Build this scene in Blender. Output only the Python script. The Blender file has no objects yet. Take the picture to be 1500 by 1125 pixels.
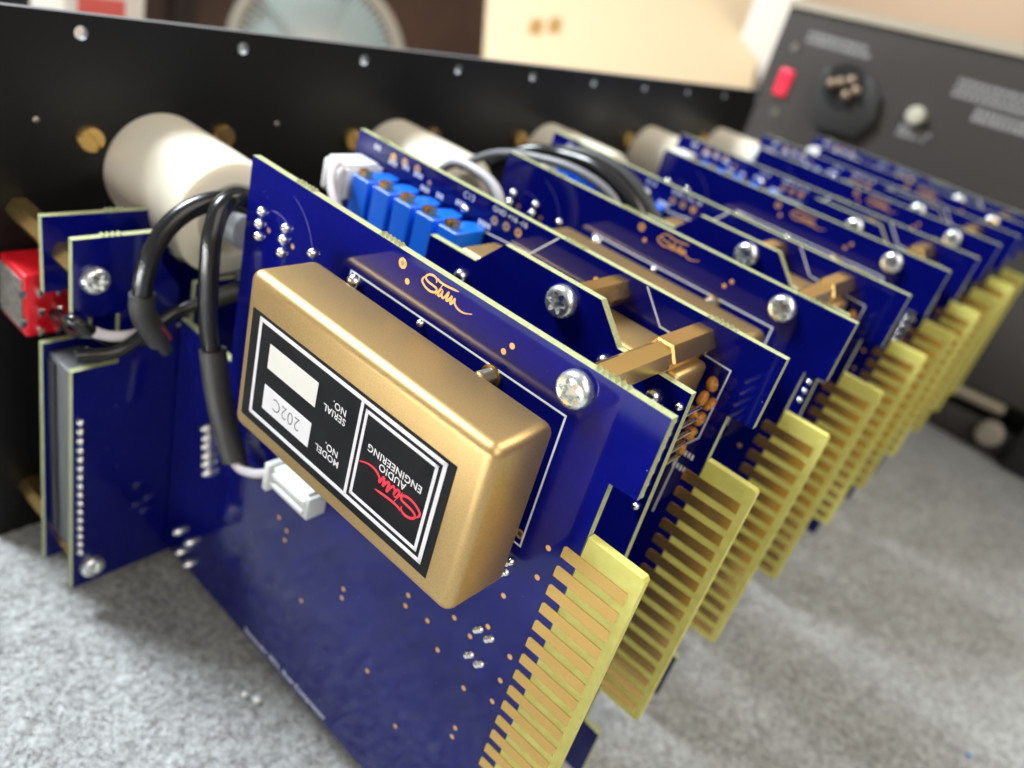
import bpy, bmesh, math, random
from mathutils import Vector, Matrix
random.seed(11)
S = 0.001                      # all numbers below are millimetres
sc = bpy.context.scene
col = sc.collection

# ------------------------------------------------------------------ camera
cd = bpy.data.cameras.new('camera'); cam = bpy.data.objects.new('camera', cd); col.objects.link(cam)
CP = Vector((-87.965, -180.038, 164.762))
M = Matrix(((0.63634553, 0.22515912, -0.73781281), (-0.72638600, 0.49685821, -0.47486344), (0.25966852, 0.83811413, 0.47972593)))
cam.matrix_world = Matrix.Translation(CP * S) @ M.to_4x4()
cd.sensor_fit = 'HORIZONTAL'; cd.sensor_width = 36.0; cd.lens = 36.0 * 1168.327 / 1500
cd.clip_start = 0.004; cd.clip_end = 30
cd.dof.use_dof = True; cd.dof.focus_distance = 0.120; cd.dof.aperture_fstop = 13.5; cd.dof.aperture_blades = 0
sc.camera = cam

# ------------------------------------------------------------------ light
w = bpy.data.worlds.new('World'); sc.world = w; w.use_nodes = True
w.node_tree.nodes['Background'].inputs[0].default_value = (1.0, 0.95, 0.9, 1)
w.node_tree.nodes['Background'].inputs[1].default_value = 0.30

def area(name, loc, target, sx, sy, power, color):
    ld = bpy.data.lights.new(name, 'AREA'); ld.shape = 'RECTANGLE'; ld.size = sx * S; ld.size_y = sy * S
    ld.energy = power; ld.color = color
    o = bpy.data.objects.new(name, ld); col.objects.link(o)
    o.location = Vector(loc) * S
    o.rotation_euler = (Vector(target) - Vector(loc)).to_track_quat('-Z', 'Y').to_euler()
    return o
area('window_light', (-230, 640, 930), (-90, -60, 0), 380, 380, 33, (0.88, 0.95, 1.0))
wl = area('felt_fill_light', (-600, 20, 520), (-600, 10, 0), 420, 560, 85, (1.0, 0.98, 0.97)); wl.data.spread = math.radians(46)  # added narrow downward beam, brightens unseen felt that the boards reflect
area('fill_light', (1500, 500, 900), (2300, 600, 200), 500, 500, 20, (1.0, 0.84, 0.66))  # added warm fill without a visible source, brightens the far wall
area('warm_fill_light', (620, -480, 900), (170, -170, 0), 500, 500, 6.0, (1.0, 0.90, 0.76))  # added warm fill from the right front, lifts the right-hand felt
area('fill_light', (-260, -900, 800), (-10, -80, 20), 900, 900, 6.5, (1.0, 0.94, 0.86))  # added large soft fill behind the camera, lightens the shadowed felt
vs = sc.view_settings
vs.view_transform = 'Standard'; vs.look = 'None'; vs.exposure = 0; vs.gamma = 1; vs.use_curve_mapping = False
sc.cycles.use_denoising = True

# ------------------------------------------------------------------ materials
MATS = {}
def mat(name, base, rough=0.5, metal=0.0, spec=0.5, noise=None, bump=None, dust=None, emit=None, trans=0.0, sss=0.0, coat=0.0, rvar=None):
    m = bpy.data.materials.new(name); m.use_nodes = True
    nt = m.node_tree; b = nt.nodes['Principled BSDF']; L = nt.links.new
    b.inputs['Base Color'].default_value = (*base, 1); b.inputs['Roughness'].default_value = rough
    b.inputs['Metallic'].default_value = metal; b.inputs['Specular IOR Level'].default_value = spec
    b.inputs['Coat Weight'].default_value = coat; b.inputs['Coat Roughness'].default_value = 0.06
    tc = nt.nodes.new('ShaderNodeTexCoord'); oc = tc.outputs['Object']
    src = None
    if noise:                                   # (scale per m, second colour, contrast lo, hi)
        n = nt.nodes.new('ShaderNodeTexNoise'); n.inputs['Scale'].default_value = noise[0]; n.inputs['Detail'].default_value = 6
        L(oc, n.inputs['Vector'])
        r = nt.nodes.new('ShaderNodeMapRange'); r.inputs[1].default_value = noise[2]; r.inputs[2].default_value = noise[3]
        L(n.outputs['Fac'], r.inputs[0])
        mx = nt.nodes.new('ShaderNodeMix'); mx.data_type = 'RGBA'; mx.inputs[6].default_value = (*base, 1); mx.inputs[7].default_value = (*noise[1], 1)
        L(r.outputs[0], mx.inputs[0]); L(mx.outputs[2], b.inputs['Base Color']); src = mx.outputs[2]
    if dust:                                    # (cells per m, size, share, colour)
        v = nt.nodes.new('ShaderNodeTexVoronoi'); v.inputs['Scale'].default_value = dust[0]; L(oc, v.inputs['Vector'])
        nn = nt.nodes.new('ShaderNodeTexNoise'); nn.inputs['Scale'].default_value = dust[0] * 2.5; L(oc, nn.inputs['Vector'])
        ad = nt.nodes.new('ShaderNodeMath'); ad.operation = 'MULTIPLY_ADD'; ad.inputs[1].default_value = dust[1] * 1.6
        ad.inputs[2].default_value = -dust[1] * 0.55; L(nn.outputs['Fac'], ad.inputs[0])
        lt = nt.nodes.new('ShaderNodeMath'); lt.operation = 'LESS_THAN'; L(v.outputs['Distance'], lt.inputs[0]); L(ad.outputs[0], lt.inputs[1])
        sp = nt.nodes.new('ShaderNodeSeparateColor'); L(v.outputs['Color'], sp.inputs[0])
        l2 = nt.nodes.new('ShaderNodeMath'); l2.operation = 'LESS_THAN'; l2.inputs[1].default_value = dust[2]; L(sp.outputs[0], l2.inputs[0])
        mu = nt.nodes.new('ShaderNodeMath'); mu.operation = 'MULTIPLY'; L(lt.outputs[0], mu.inputs[0]); L(l2.outputs[0], mu.inputs[1])
        m2 = nt.nodes.new('ShaderNodeMath'); m2.operation = 'MULTIPLY'; L(mu.outputs[0], m2.inputs[0]); m2.inputs[1].default_value = 0.75
        mx = nt.nodes.new('ShaderNodeMix'); mx.data_type = 'RGBA'; mx.inputs[6].default_value = (*base, 1); mx.inputs[7].default_value = (*dust[3], 1)
        if src: L(src, mx.inputs[6])
        L(m2.outputs[0], mx.inputs[0]); L(mx.outputs[2], b.inputs['Base Color'])
        if metal > 0:
            iv = nt.nodes.new('ShaderNodeMath'); iv.operation = 'SUBTRACT'; iv.inputs[0].default_value = metal; L(m2.outputs[0], iv.inputs[1]); L(iv.outputs[0], b.inputs['Metallic'])
    if rvar:                                    # (scale, lo, hi) roughness variation
        n = nt.nodes.new('ShaderNodeTexNoise'); n.inputs['Scale'].default_value = rvar[0]; n.inputs['Detail'].default_value = 5; L(oc, n.inputs['Vector'])
        r = nt.nodes.new('ShaderNodeMapRange'); r.inputs[1].default_value = 0.3; r.inputs[2].default_value = 0.7; r.inputs[3].default_value = rvar[1]; r.inputs[4].default_value = rvar[2]
        L(n.outputs['Fac'], r.inputs[0]); L(r.outputs[0], b.inputs['Roughness'])
    if bump:                                    # (scale, strength, distance mm)
        n = nt.nodes.new('ShaderNodeTexNoise'); n.inputs['Scale'].default_value = bump[0]; n.inputs['Detail'].default_value = 5; L(oc, n.inputs['Vector'])
        bp = nt.nodes.new('ShaderNodeBump'); bp.inputs['Strength'].default_value = bump[1]; bp.inputs['Distance'].default_value = bump[2] * S
        L(n.outputs['Fac'], bp.inputs['Height']); L(bp.outputs[0], b.inputs['Normal'])
    if sss:
        b.inputs['Subsurface Weight'].default_value = sss; b.inputs['Subsurface Radius'].default_value = (1, 0.9, 0.7); b.inputs['Subsurface Scale'].default_value = 0.003
    if emit:
        b.inputs['Emission Color'].default_value = (*emit[:3], 1); b.inputs['Emission Strength'].default_value = emit[3]
    if trans:
        t = nt.nodes.new('ShaderNodeBsdfTranslucent'); t.inputs[0].default_value = (*base, 1)
        ms = nt.nodes.new('ShaderNodeMixShader'); ms.inputs[0].default_value = trans
        L(b.outputs[0], ms.inputs[1]); L(t.outputs[0], ms.inputs[2]); L(ms.outputs[0], nt.nodes['Material Output'].inputs[0])
    MATS[name] = m
    return m
DW = (0.75, 0.78, 0.85)
mat('solder_mask', (0.0017, 0.0028, 0.098), 0.06, spec=0.42, noise=(60, (0.0024, 0.0036, 0.115), 0.35, 0.65), dust=(560, 0.095, 0.8, (0.5, 0.52, 0.72)), bump=(500, 0.03, 0.03))
mat('fr4_edge', (0.40, 0.43, 0.23), 0.65, noise=(1500, (0.30, 0.33, 0.16), 0.35, 0.65), bump=(3000, 0.4, 0.1))
mat('fr4_bare', (0.84, 0.81, 0.25), 0.42, trans=0.25, noise=(300, (0.76, 0.71, 0.185), 0.4, 0.6))
mat('finger_gold', (0.90, 0.57, 0.18), 0.22, 0.9)
mat('plated_gold', (0.95, 0.55, 0.22), 0.4, 0.75)
mat('can_gold', (0.65, 0.445, 0.195), 0.40, 0.87, noise=(4000, (0.55, 0.37, 0.155), 0.35, 0.65), dust=(700, 0.07, 0.8, (0.95, 0.85, 0.65)), bump=(4500, 0.18, 0.03))
mat('silk_white', (0.72, 0.74, 0.80), 0.6)
mat('silk_faint', (0.035, 0.035, 0.17), 0.5)
mat('label_black', (0.006, 0.006, 0.007), 0.3, spec=0.16, dust=(900, 0.07, 0.7, (0.55, 0.5, 0.4)), rvar=(300, 0.28, 0.42))
mat('label_white', (0.80, 0.77, 0.78), 0.5)
mat('label_cream', (0.78, 0.75, 0.68), 0.6)
mat('label_red', (0.80, 0.035, 0.06), 0.45)
mat('label_ink', (0.16, 0.15, 0.15), 0.6)
mat('solder', (0.86, 0.86, 0.84), 0.2, 1.0, bump=(1500, 0.2, 0.1))
mat('steel', (0.86, 0.89, 0.86), 0.27, 0.9, rvar=(700, 0.2, 0.36))
mat('brass', (0.76, 0.52, 0.19), 0.27, 0.95)
mat('dark_steel', (0.35, 0.32, 0.28), 0.35, 1.0)
mat('panel_black', (0.005, 0.005, 0.005), 0.42, spec=0.3, bump=(4000, 0.15, 0.05), rvar=(40, 0.36, 0.48))
mat('raw_aluminium', (0.16, 0.16, 0.17), 0.5, 0.3)
mat('panel_edge', (0.22, 0.22, 0.225), 0.42, 0.3)
mat('black_plastic', (0.016, 0.017, 0.018), 0.38, bump=(1500, 0.15, 0.05))
mat('grey_plastic', (0.10, 0.105, 0.11), 0.42)
mat('cable_black', (0.009, 0.009, 0.010), 0.22, bump=(1200, 0.15, 0.1))
mat('shrink_black', (0.022, 0.022, 0.021), 0.5, bump=(900, 0.3, 0.1))
mat('cable_grey', (0.42, 0.41, 0.43), 0.4)
mat('cable_dark_grey', (0.16, 0.16, 0.17), 0.4)
mat('shaft_grey', (0.34, 0.36, 0.41), 0.35, 0.3)
mat('cable_white', (0.72, 0.68, 0.72), 0.4)
mat('cable_red', (0.16, 0.01, 0.015), 0.4)
mat('nylon', (0.72, 0.68, 0.57), 0.36, sss=0.6, bump=(300, 0.06, 0.2))
mat('white_plastic', (0.78, 0.80, 0.77), 0.35, sss=0.1)
mat('trimmer_blue', (0.005, 0.13, 0.72), 0.33)
mat('red_plastic', (0.70, 0.008, 0.02), 0.3)
mat('switch_metal', (0.33, 0.31, 0.28), 0.5, 0.7, noise=(700, (0.2, 0.19, 0.17), 0.4, 0.6))
mat('amber', (0.42, 0.17, 0.02), 0.3, sss=0.1)
mat('unit_grey', (0.046, 0.039, 0.035), 0.5, bump=(1500, 0.1, 0.1))
mat('inlet_pin', (0.36, 0.26, 0.18), 0.4, 0.5)
mat('inlet_grey', (0.035, 0.034, 0.033), 0.5)
mat('unit_dark', (0.02, 0.02, 0.02), 0.6)
mat('unit_print', (0.30, 0.29, 0.28), 0.6)
mat('unit_beige', (0.42, 0.36, 0.27), 0.5)
mat('red_lens', (0.75, 0.02, 0.05), 0.25, emit=(1, 0.05, 0.1, 0.35))
mat('pale_knob', (0.55, 0.52, 0.40), 0.3)
mat('cream_card', (0.60, 0.46, 0.29), 0.5)
mat('tan_print', (0.36, 0.20, 0.06), 0.5)
mat('wall_brown', (0.055, 0.030, 0.022), 0.6, noise=(6, (0.075, 0.042, 0.03), 0.4, 0.6))
mat('wall_dark', (0.022, 0.014, 0.012), 0.6)
mat('wall_peach', (0.42, 0.345, 0.275), 0.7)
mat('fan_beige', (0.40, 0.35, 0.28), 0.45)
mat('fan_teal', (0.28, 0.42, 0.42), 0.35)
mat('carton_white', (0.72, 0.66, 0.58), 0.6)
mat('carton_red', (0.62, 0.10, 0.08), 0.6)
mat('table_wood', (0.05, 0.035, 0.028), 0.5, noise=(8, (0.07, 0.05, 0.038), 0.4, 0.6))
mat('crumb_white', (0.85, 0.85, 0.83), 0.5)
mat('crumb_blue', (0.10, 0.32, 0.75), 0.5)

def felt_material():
    m = bpy.data.materials.new('felt'); m.use_nodes = True
    nt = m.node_tree; b = nt.nodes['Principled BSDF']; L = nt.links.new
    tc = nt.nodes.new('ShaderNodeTexCoord').outputs['Object']
    def noise(sc_, det, dist=0.0):
        n = nt.nodes.new('ShaderNodeTexNoise'); n.inputs['Scale'].default_value = sc_; n.inputs['Detail'].default_value = det; n.inputs['Distortion'].default_value = dist
        L(tc, n.inputs['Vector']); return n.outputs['Fac']
    a = noise(520, 4, 0.8); c = noise(1700, 3); d = noise(60, 3)
    def mth(op, x, y):
        q = nt.nodes.new('ShaderNodeMath'); q.operation = op
        for i, k in enumerate((x, y)):
            if isinstance(k, (int, float)): q.inputs[i].default_value = k
            else: L(k, q.inputs[i])
        return q.outputs[0]
    h = mth('ADD', mth('MULTIPLY', a, 0.62), mth('ADD', mth('MULTIPLY', c, 0.22), mth('MULTIPLY', d, 0.16)))
    r = nt.nodes.new('ShaderNodeValToRGB'); e = r.color_ramp.elements
    e[0].position = 0.36; e[0].color = (0.20, 0.20, 0.19, 1); e[1].position = 0.64; e[1].color = (0.46, 0.48, 0.485, 1)
    L(h, r.inputs[0]); L(r.outputs[0], b.inputs['Base Color'])
    b.inputs['Roughness'].default_value = 0.95; b.inputs['Specular IOR Level'].default_value = 0.1
    b.inputs['Sheen Weight'].default_value = 0.25
    bp = nt.nodes.new('ShaderNodeBump'); bp.inputs['Strength'].default_value = 0.6; bp.inputs['Distance'].default_value = 1.2 * S
    L(h, bp.inputs['Height']); L(bp.outputs[0], b.inputs['Normal'])
    MATS['felt'] = m
felt_material()
mat('fibre', (0.50, 0.50, 0.49), 0.8, noise=(700, (0.22, 0.22, 0.215), 0.42, 0.58))

# ------------------------------------------------------------------ mesh helpers
class MB:
    def __init__(s): s.v = []; s.f = []; s.m = []
    def add(s, vs_, fs, mi=0):
        o = len(s.v); s.v += [tuple(p) for p in vs_]
        for q in fs: s.f.append([i + o for i in q]); s.m.append(mi)
        return s
    def box(s, x0, x1, y0, y1, z0, z1, mi=0):
        x0, x1 = min(x0, x1), max(x0, x1); y0, y1 = min(y0, y1), max(y0, y1); z0, z1 = min(z0, z1), max(z0, z1)
        return s.add([(x0, y0, z0), (x1, y0, z0), (x1, y1, z0), (x0, y1, z0), (x0, y0, z1), (x1, y0, z1), (x1, y1, z1), (x0, y1, z1)],
                     [(0, 3, 2, 1), (4, 5, 6, 7), (0, 1, 5, 4), (1, 2, 6, 5), (2, 3, 7, 6), (3, 0, 4, 7)], mi)
    def prism(s, poly, a0, a1, axis, mf=0, ms=1):
        """poly: 2D points; axis x -> (y,z), y -> (x,z), z -> (x,y)"""
        ar = sum(p[0] * q[1] - q[0] * p[1] for p, q in zip(poly, poly[1:] + poly[:1]))
        if ar < 0: poly = poly[::-1]
        k = len(poly)
        mk = {'x': lambda p, a: (a, p[0], p[1]), 'y': lambda p, a: (p[0], a, p[1]), 'z': lambda p, a: (p[0], p[1], a)}[axis]
        a0, a1 = min(a0, a1), max(a0, a1)
        vs_ = [mk(p, a0) for p in poly] + [mk(p, a1) for p in poly]
        flip = axis == 'y'
        lo, hi = list(range(k))[::-1], list(range(k, 2 * k))
        sd = [(i, (i + 1) % k, k + (i + 1) % k, k + i) for i in range(k)]
        if flip: lo, hi, sd = lo[::-1], hi[::-1], [q[::-1] for q in sd]
        s.add(vs_, [lo, hi], mf); o = len(s.v) - 2 * k
        for q in sd: s.f.append([i + o for i in q]); s.m.append(ms)
        return s
    def lathe(s, c, axis, prof, seg=20, mi=0, shape=None):
        """prof: (radius, height) list along +axis vector; closes at r=0"""
        ax = Vector(axis).normalized(); t = Vector((0, 0, 1)) if abs(ax.z) < 0.9 else Vector((1, 0, 0))
        u = ax.cross(t).normalized(); v = ax.cross(u)
        rows = []
        for ri, (r, h) in enumerate(prof):
            if r <= 1e-6: s.v.append(tuple(Vector(c) + ax * h)); rows.append([len(s.v) - 1] * seg)
            else:
                row = []
                for i in range(seg):
                    a = 2 * math.pi * i / seg
                    k = r * (shape(ri, i) if shape else 1)
                    s.v.append(tuple(Vector(c) + ax * h + (u * math.cos(a) + v * math.sin(a)) * k)); row.append(len(s.v) - 1)
                rows.append(row)
        for r0, r1 in zip(rows, rows[1:]):
            for i in range(seg):
                j = (i + 1) % seg; q = []
                for x in (r0[i], r1[i], r1[j], r0[j]):
                    if x not in q: q.append(x)
                if len(q) > 2: s.f.append(q); s.m.append(mi)
        return s
    def tube(s, pts, r, seg=10, mi=0, smooth=6, taper=None):
        P = [Vector(p) for p in pts]
        if smooth and len(P) > 2:
            Q = [P[0] * 2 - P[1]] + P + [P[-1] * 2 - P[-2]]; out = []
            for i in range(1, len(Q) - 2):
                for k in range(smooth):
                    t = k / smooth; a, b, c_, d = Q[i - 1:i + 3]
                    out.append(0.5 * (2 * b + (c_ - a) * t + (2 * a - 5 * b + 4 * c_ - d) * t * t + (3 * b - a - 3 * c_ + d) * t ** 3))
            P = out + [P[-1]]
        up = None; rings = []
        for i, p in enumerate(P):
            d = (P[min(i + 1, len(P) - 1)] - P[max(i - 1, 0)]).normalized()
            if up is None: up = d.orthogonal().normalized()
            up = (up - d * up.dot(d)).normalized(); sd = d.cross(up)
            rr = r * (taper(i / (len(P) - 1)) if taper else 1)
            ring = []
            for k in range(seg):
                a = 2 * math.pi * k / seg; s.v.append(tuple(p + (up * math.cos(a) + sd * math.sin(a)) * rr)); ring.append(len(s.v) - 1)
            rings.append(ring)
        for a, b in zip(rings, rings[1:]):
            for k in range(seg): s.f.append([a[k], a[(k + 1) % seg], b[(k + 1) % seg], b[k]]); s.m.append(mi)
        s.f.append(rings[0][::-1]); s.m.append(mi); s.f.append(rings[-1][:]); s.m.append(mi)
        return s
    def mesh(s, name, mats, org=(0, 0, 0), smooth=None, bevel=0):
        me = bpy.data.meshes.new(name)
        me.from_pydata([((x - org[0]) * S, (y - org[1]) * S, (z - org[2]) * S) for x, y, z in s.v], [], s.f)
        for m_ in (mats if isinstance(mats, (list, tuple)) else [mats]): me.materials.append(MATS[m_])
        me.polygons.foreach_set('material_index', s.m)
        if bevel:
            bm = bmesh.new(); bm.from_mesh(me)
            bmesh.ops.bevel(bm, geom=[e for e in bm.edges if e.calc_face_angle(0) > 0.5], offset=bevel[0] * S, segments=bevel[1], profile=0.5, affect='EDGES', clamp_overlap=True)
            bm.to_mesh(me); bm.free()
        me.update()
        if smooth is not None:
            me.polygons.foreach_set('use_smooth', [True] * len(me.polygons)); me.set_sharp_from_angle(angle=math.radians(smooth))
        return me
    def build(s, name, mats, parent=None, org=(0, 0, 0), smooth=None, bevel=0):
        o = bpy.data.objects.new(name, s.mesh(name, mats, org, smooth, bevel)); col.objects.link(o)
        if parent is None: o.location = Vector(org) * S
        else: o.parent = parent
        return o

def place(name, me, parent, pos, org, rot=None):
    o = bpy.data.objects.new(name, me); col.objects.link(o); o.parent = parent
    o.location = (Vector(pos) - Vector(org)) * S
    if rot: o.rotation_euler = rot
    return o
def tag(o, label, cat, group=None, kind=None):
    if label: o['label'] = label
    if cat: o['category'] = cat
    if group: o['group'] = group
    if kind: o['kind'] = kind
    return o
def thing(name, label, cat, org, group=None):
    o = bpy.data.objects.new(name, None); o.empty_display_size = 0.005; col.objects.link(o); o.location = Vector(org) * S
    return tag(o, label, cat, group)
def copy_tree(o, parent=None):
    c = o.copy(); col.objects.link(c); c.parent = parent
    for ch in list(o.children): copy_tree(ch, c)
    return c
def text_mesh(body, size, mat_name, plane, org, pos, reading, up, align='CENTER', bold=0.0, sx=1.0):
    """flat lettering: pos = centre (mm, scene axes), reading / up = unit vectors"""
    cu = bpy.data.curves.new('t', 'FONT'); cu.body = body; cu.size = size; cu.align_x = align; cu.align_y = 'CENTER'; cu.offset = bold; cu.resolution_u = 3; cu.space_character = 1.05
    ob = bpy.data.objects.new('t', cu); me = bpy.data.meshes.new_from_object(ob)
    bpy.data.objects.remove(ob)
    r, u_ = Vector(reading), Vector(up)
    for v in me.vertices:
        p = Vector(pos) + r * (v.co.x * sx) + u_ * v.co.y
        v.co = (p - Vector(org)) * S
    me.materials.clear(); me.materials.append(MATS[mat_name])
    return me
def part_mesh(name, me, parent):
    o = bpy.data.objects.new(name, me); col.objects.link(o); o.parent = parent; return o

def ribbon(mb, pts, wd, x, mi=0, thick=0.04, smooth=5, taper=True):
    """flat stroke in the plane x = const; pts (y,z)"""
    P = [Vector((p[0], p[1])) for p in pts]
    if len(P) > 2:
        Q = [P[0] * 2 - P[1]] + P + [P[-1] * 2 - P[-2]]; out = []
        for i in range(1, len(Q) - 2):
            for k in range(smooth):
                t = k / smooth; a, b, c_, d = Q[i - 1:i + 3]
                out.append(0.5 * (2 * b + (c_ - a) * t + (2 * a - 5 * b + 4 * c_ - d) * t * t + (3 * b - a - 3 * c_ + d) * t ** 3))
        P = out + [P[-1]]
    n = len(P); L_ = []; R_ = []
    for i, p in enumerate(P):
        d = (P[min(i + 1, n - 1)] - P[max(i - 1, 0)])
        d = d.normalized() if d.length > 1e-9 else Vector((1, 0))
        nn = Vector((-d.y, d.x)); k = wd / 2
        if taper: k *= min(1, 0.35 + 6 * min(i, n - 1 - i) / n)
        L_.append(p + nn * k); R_.append(p - nn * k)
    vs_ = [(x - thick, q.x, q.y) for q in L_] + [(x - thick, q.x, q.y) for q in R_] + [(x, q.x, q.y) for q in L_] + [(x, q.x, q.y) for q in R_]
    fs = []
    for i in range(n - 1):
        fs.append((i, i + 1, n + i + 1, n + i)); fs.append((2 * n + i, 2 * n + i + 1, i + 1, i)); fs.append((n + i, n + i + 1, 3 * n + i + 1, 3 * n + i))
    mb.add(vs_, fs, mi); return mb

SCRIPT = [[(3.53, 3.18), (3.56, 3.62), (3.18, 3.94), (2.49, 3.99), (1.78, 3.77), (1.24, 3.3), (1.27, 2.85), (1.92, 2.57), (2.96, 2.48), (3.78, 2.37), (3.97, 1.96), (3.59, 1.56), (2.76, 1.32), (1.7, 1.44), (0.9, 1.82), (0.57, 2.17), (0.73, 2.76), (1.12, 3.16)],
          [(3.65, 4.04), (4.01, 3.75), (5.03, 3.66), (6.31, 3.74), (8.39, 3.98)], [(4.96, 3.5), (3.9, 1.28)],
          [(5.14, 2.79), (4.8, 2.66), (4.47, 1.95), (4.44, 1.51), (4.82, 1.53), (5.16, 2.21), (5.22, 2.66), (5.21, 1.89), (5.5, 1.49), (5.92, 1.91), (6.25, 2.58), (6.45, 2.97), (6.42, 2.41), (6.3, 1.59), (6.58, 1.56), (7.03, 2.21), (7.26, 2.66), (7.21, 1.63), (7.44, 1.44), (7.84, 2.37), (7.96, 2.51), (8.03, 1.95), (8.68, 1.44), (9.5, 1.26), (10.53, 1.37), (11.93, 1.93)]]

# shared small pieces, local axis -x points to the camera side of a board
def solder_mesh(r=1.0, h=1.5):
    return MB().lathe((0, 0, 0), (-1, 0, 0), [(r, 0), (r * 1.0, 0.2 * h), (r * 0.88, 0.5 * h), (r * 0.68, 0.78 * h), (r * 0.42, 0.95 * h), (r * 0.2, 1.0 * h), (0, 1.02 * h)], 12).mesh('solder_joint', 'solder', smooth=70)
def screw_mesh(R=2.9):
    def star(ri, i):
        if ri < 6: return 1
        return 1.0 + 0.30 * math.cos(6 * 2 * math.pi * i / 48)
    prof = [(R * 0.98, 0), (R * 1.0, 0.35), (R * 0.99, 1.0), (R * 0.93, 1.45), (R * 0.80, 1.8), (R * 0.72, 1.9), (R * 0.54, 1.96), (R * 0.53, 1.9), (R * 0.50, 0.95), (R * 0.2, 0.95), (0, 0.95)]
    return MB().lathe((0, 0, 0), (-1, 0, 0), prof, 48, 0, star).mesh('screw', 'steel', smooth=28)
ME_JOINT = solder_mesh(0.95, 1.2); ME_JOINT_S = solder_mesh(0.72, 0.9); ME_SCREW = screw_mesh()
ME_JOINT_L = solder_mesh(1.2, 2.2)
ME_DOME = MB().lathe((0, 0, 0), (-1, 0, 0), [(1.35, 0), (1.35, 0.6), (1.2, 1.1), (0.8, 1.5), (0.3, 1.65), (0, 1.67)], 16).mesh('pin_head', 'solder', smooth=60)
ROT_FRONT = (0, 0, math.radians(90))      # turn a piece made for -x so that it points to -y
def standoff_mesh(Ln, R):
    mb = MB().lathe((0, 0, 0), (1, 0, 0), [(0, 0), (R * 0.86, 0), (R, 0.45), (R, Ln - 0.45), (R * 0.86, Ln), (0, Ln)], 6)
    return mb.mesh('standoff', 'brass')

# ------------------------------------------------------------------ the setting
TZ = -6.7
def felt():
    bm = bmesh.new(); nx, ny = 400, 190; x0, x1, y0, y1 = -900, 520, -420, 260
    g = []
    for j in range(ny + 1):
        row = []
        for i in range(nx + 1):
            x = x0 + (x1 - x0) * i / nx; y = y0 + (y1 - y0) * j / ny
            z = TZ + 0.35 * math.sin(x * 0.11 + 1.3 * math.sin(y * 0.07)) * math.sin(y * 0.09) + random.uniform(-0.28, 0.12) - 0.25
            row.append(bm.verts.new((x * S, y * S, z * S)))
        g.append(row)
    for j in range(ny):
        for i in range(nx): bm.faces.new((g[j][i], g[j][i + 1], g[j + 1][i + 1], g[j + 1][i]))
    me = bpy.data.meshes.new('felt_mat'); bm.to_mesh(me); bm.free(); me.materials.append(MATS['felt'])
    me.polygons.foreach_set('use_smooth', [True] * len(me.polygons))
    o = bpy.data.objects.new('felt_mat', me); col.objects.link(o); o['kind'] = 'structure'
    t = MB().box(-1000, 900, -700, 420, TZ - 40, TZ - 2.2).build('table', 'table_wood'); t['kind'] = 'structure'
felt()
for i, (x, y, m_, r_) in enumerate([(18.0, -95.5, 'crumb_white', 0.9)]): pass

def fibres(n):
    v, f_ = [], []
    for _ in range(n):
        if random.random() < 0.45: x, y = random.uniform(-75, 8), random.uniform(-150, 4)
        else: x, y = random.uniform(60, 330), random.uniform(-290, -120)
        a = random.uniform(0, 6.283); l = random.uniform(1.0, 3.4); c = random.uniform(-0.9, 0.9); z = TZ + random.uniform(-0.25, 0.15); h = random.uniform(0.1, 0.75); wd = random.uniform(0.04, 0.10)
        o = len(v)
        for k in range(5):
            t = k / 4; b = a + c * (t - 0.5); px = x + math.cos(b) * l * (t - 0.5); py = y + math.sin(b) * l * (t - 0.5); pz = z + h * math.sin(math.pi * t)
            nx, ny = -math.sin(b) * wd, math.cos(b) * wd
            v += [((px + nx) * S, (py + ny) * S, pz * S), ((px - nx) * S, (py - ny) * S, (pz + wd * 0.6) * S)]
        for k in range(4): f_.append((o + 2 * k, o + 2 * k + 1, o + 2 * k + 3, o + 2 * k + 2))
    me = bpy.data.meshes.new('felt_fibres'); me.from_pydata(v, [], f_); me.materials.append(MATS['fibre'])
    o = bpy.data.objects.new('felt_fibres', me); col.objects.link(o)
    tag(o, 'loose grey fibres standing up from the felt mat', 'fibres', None, 'stuff')
fibres(26000)

# far room
o = MB().box(-600, 3000, 1600, 1640, -900, 1500).build('room_wall', 'wall_brown'); o['kind'] = 'structure'
o = MB().box(2400, 2440, -2600, 1600, -900, 1800).build('room_wall', 'wall_peach'); o['kind'] = 'structure'

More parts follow.
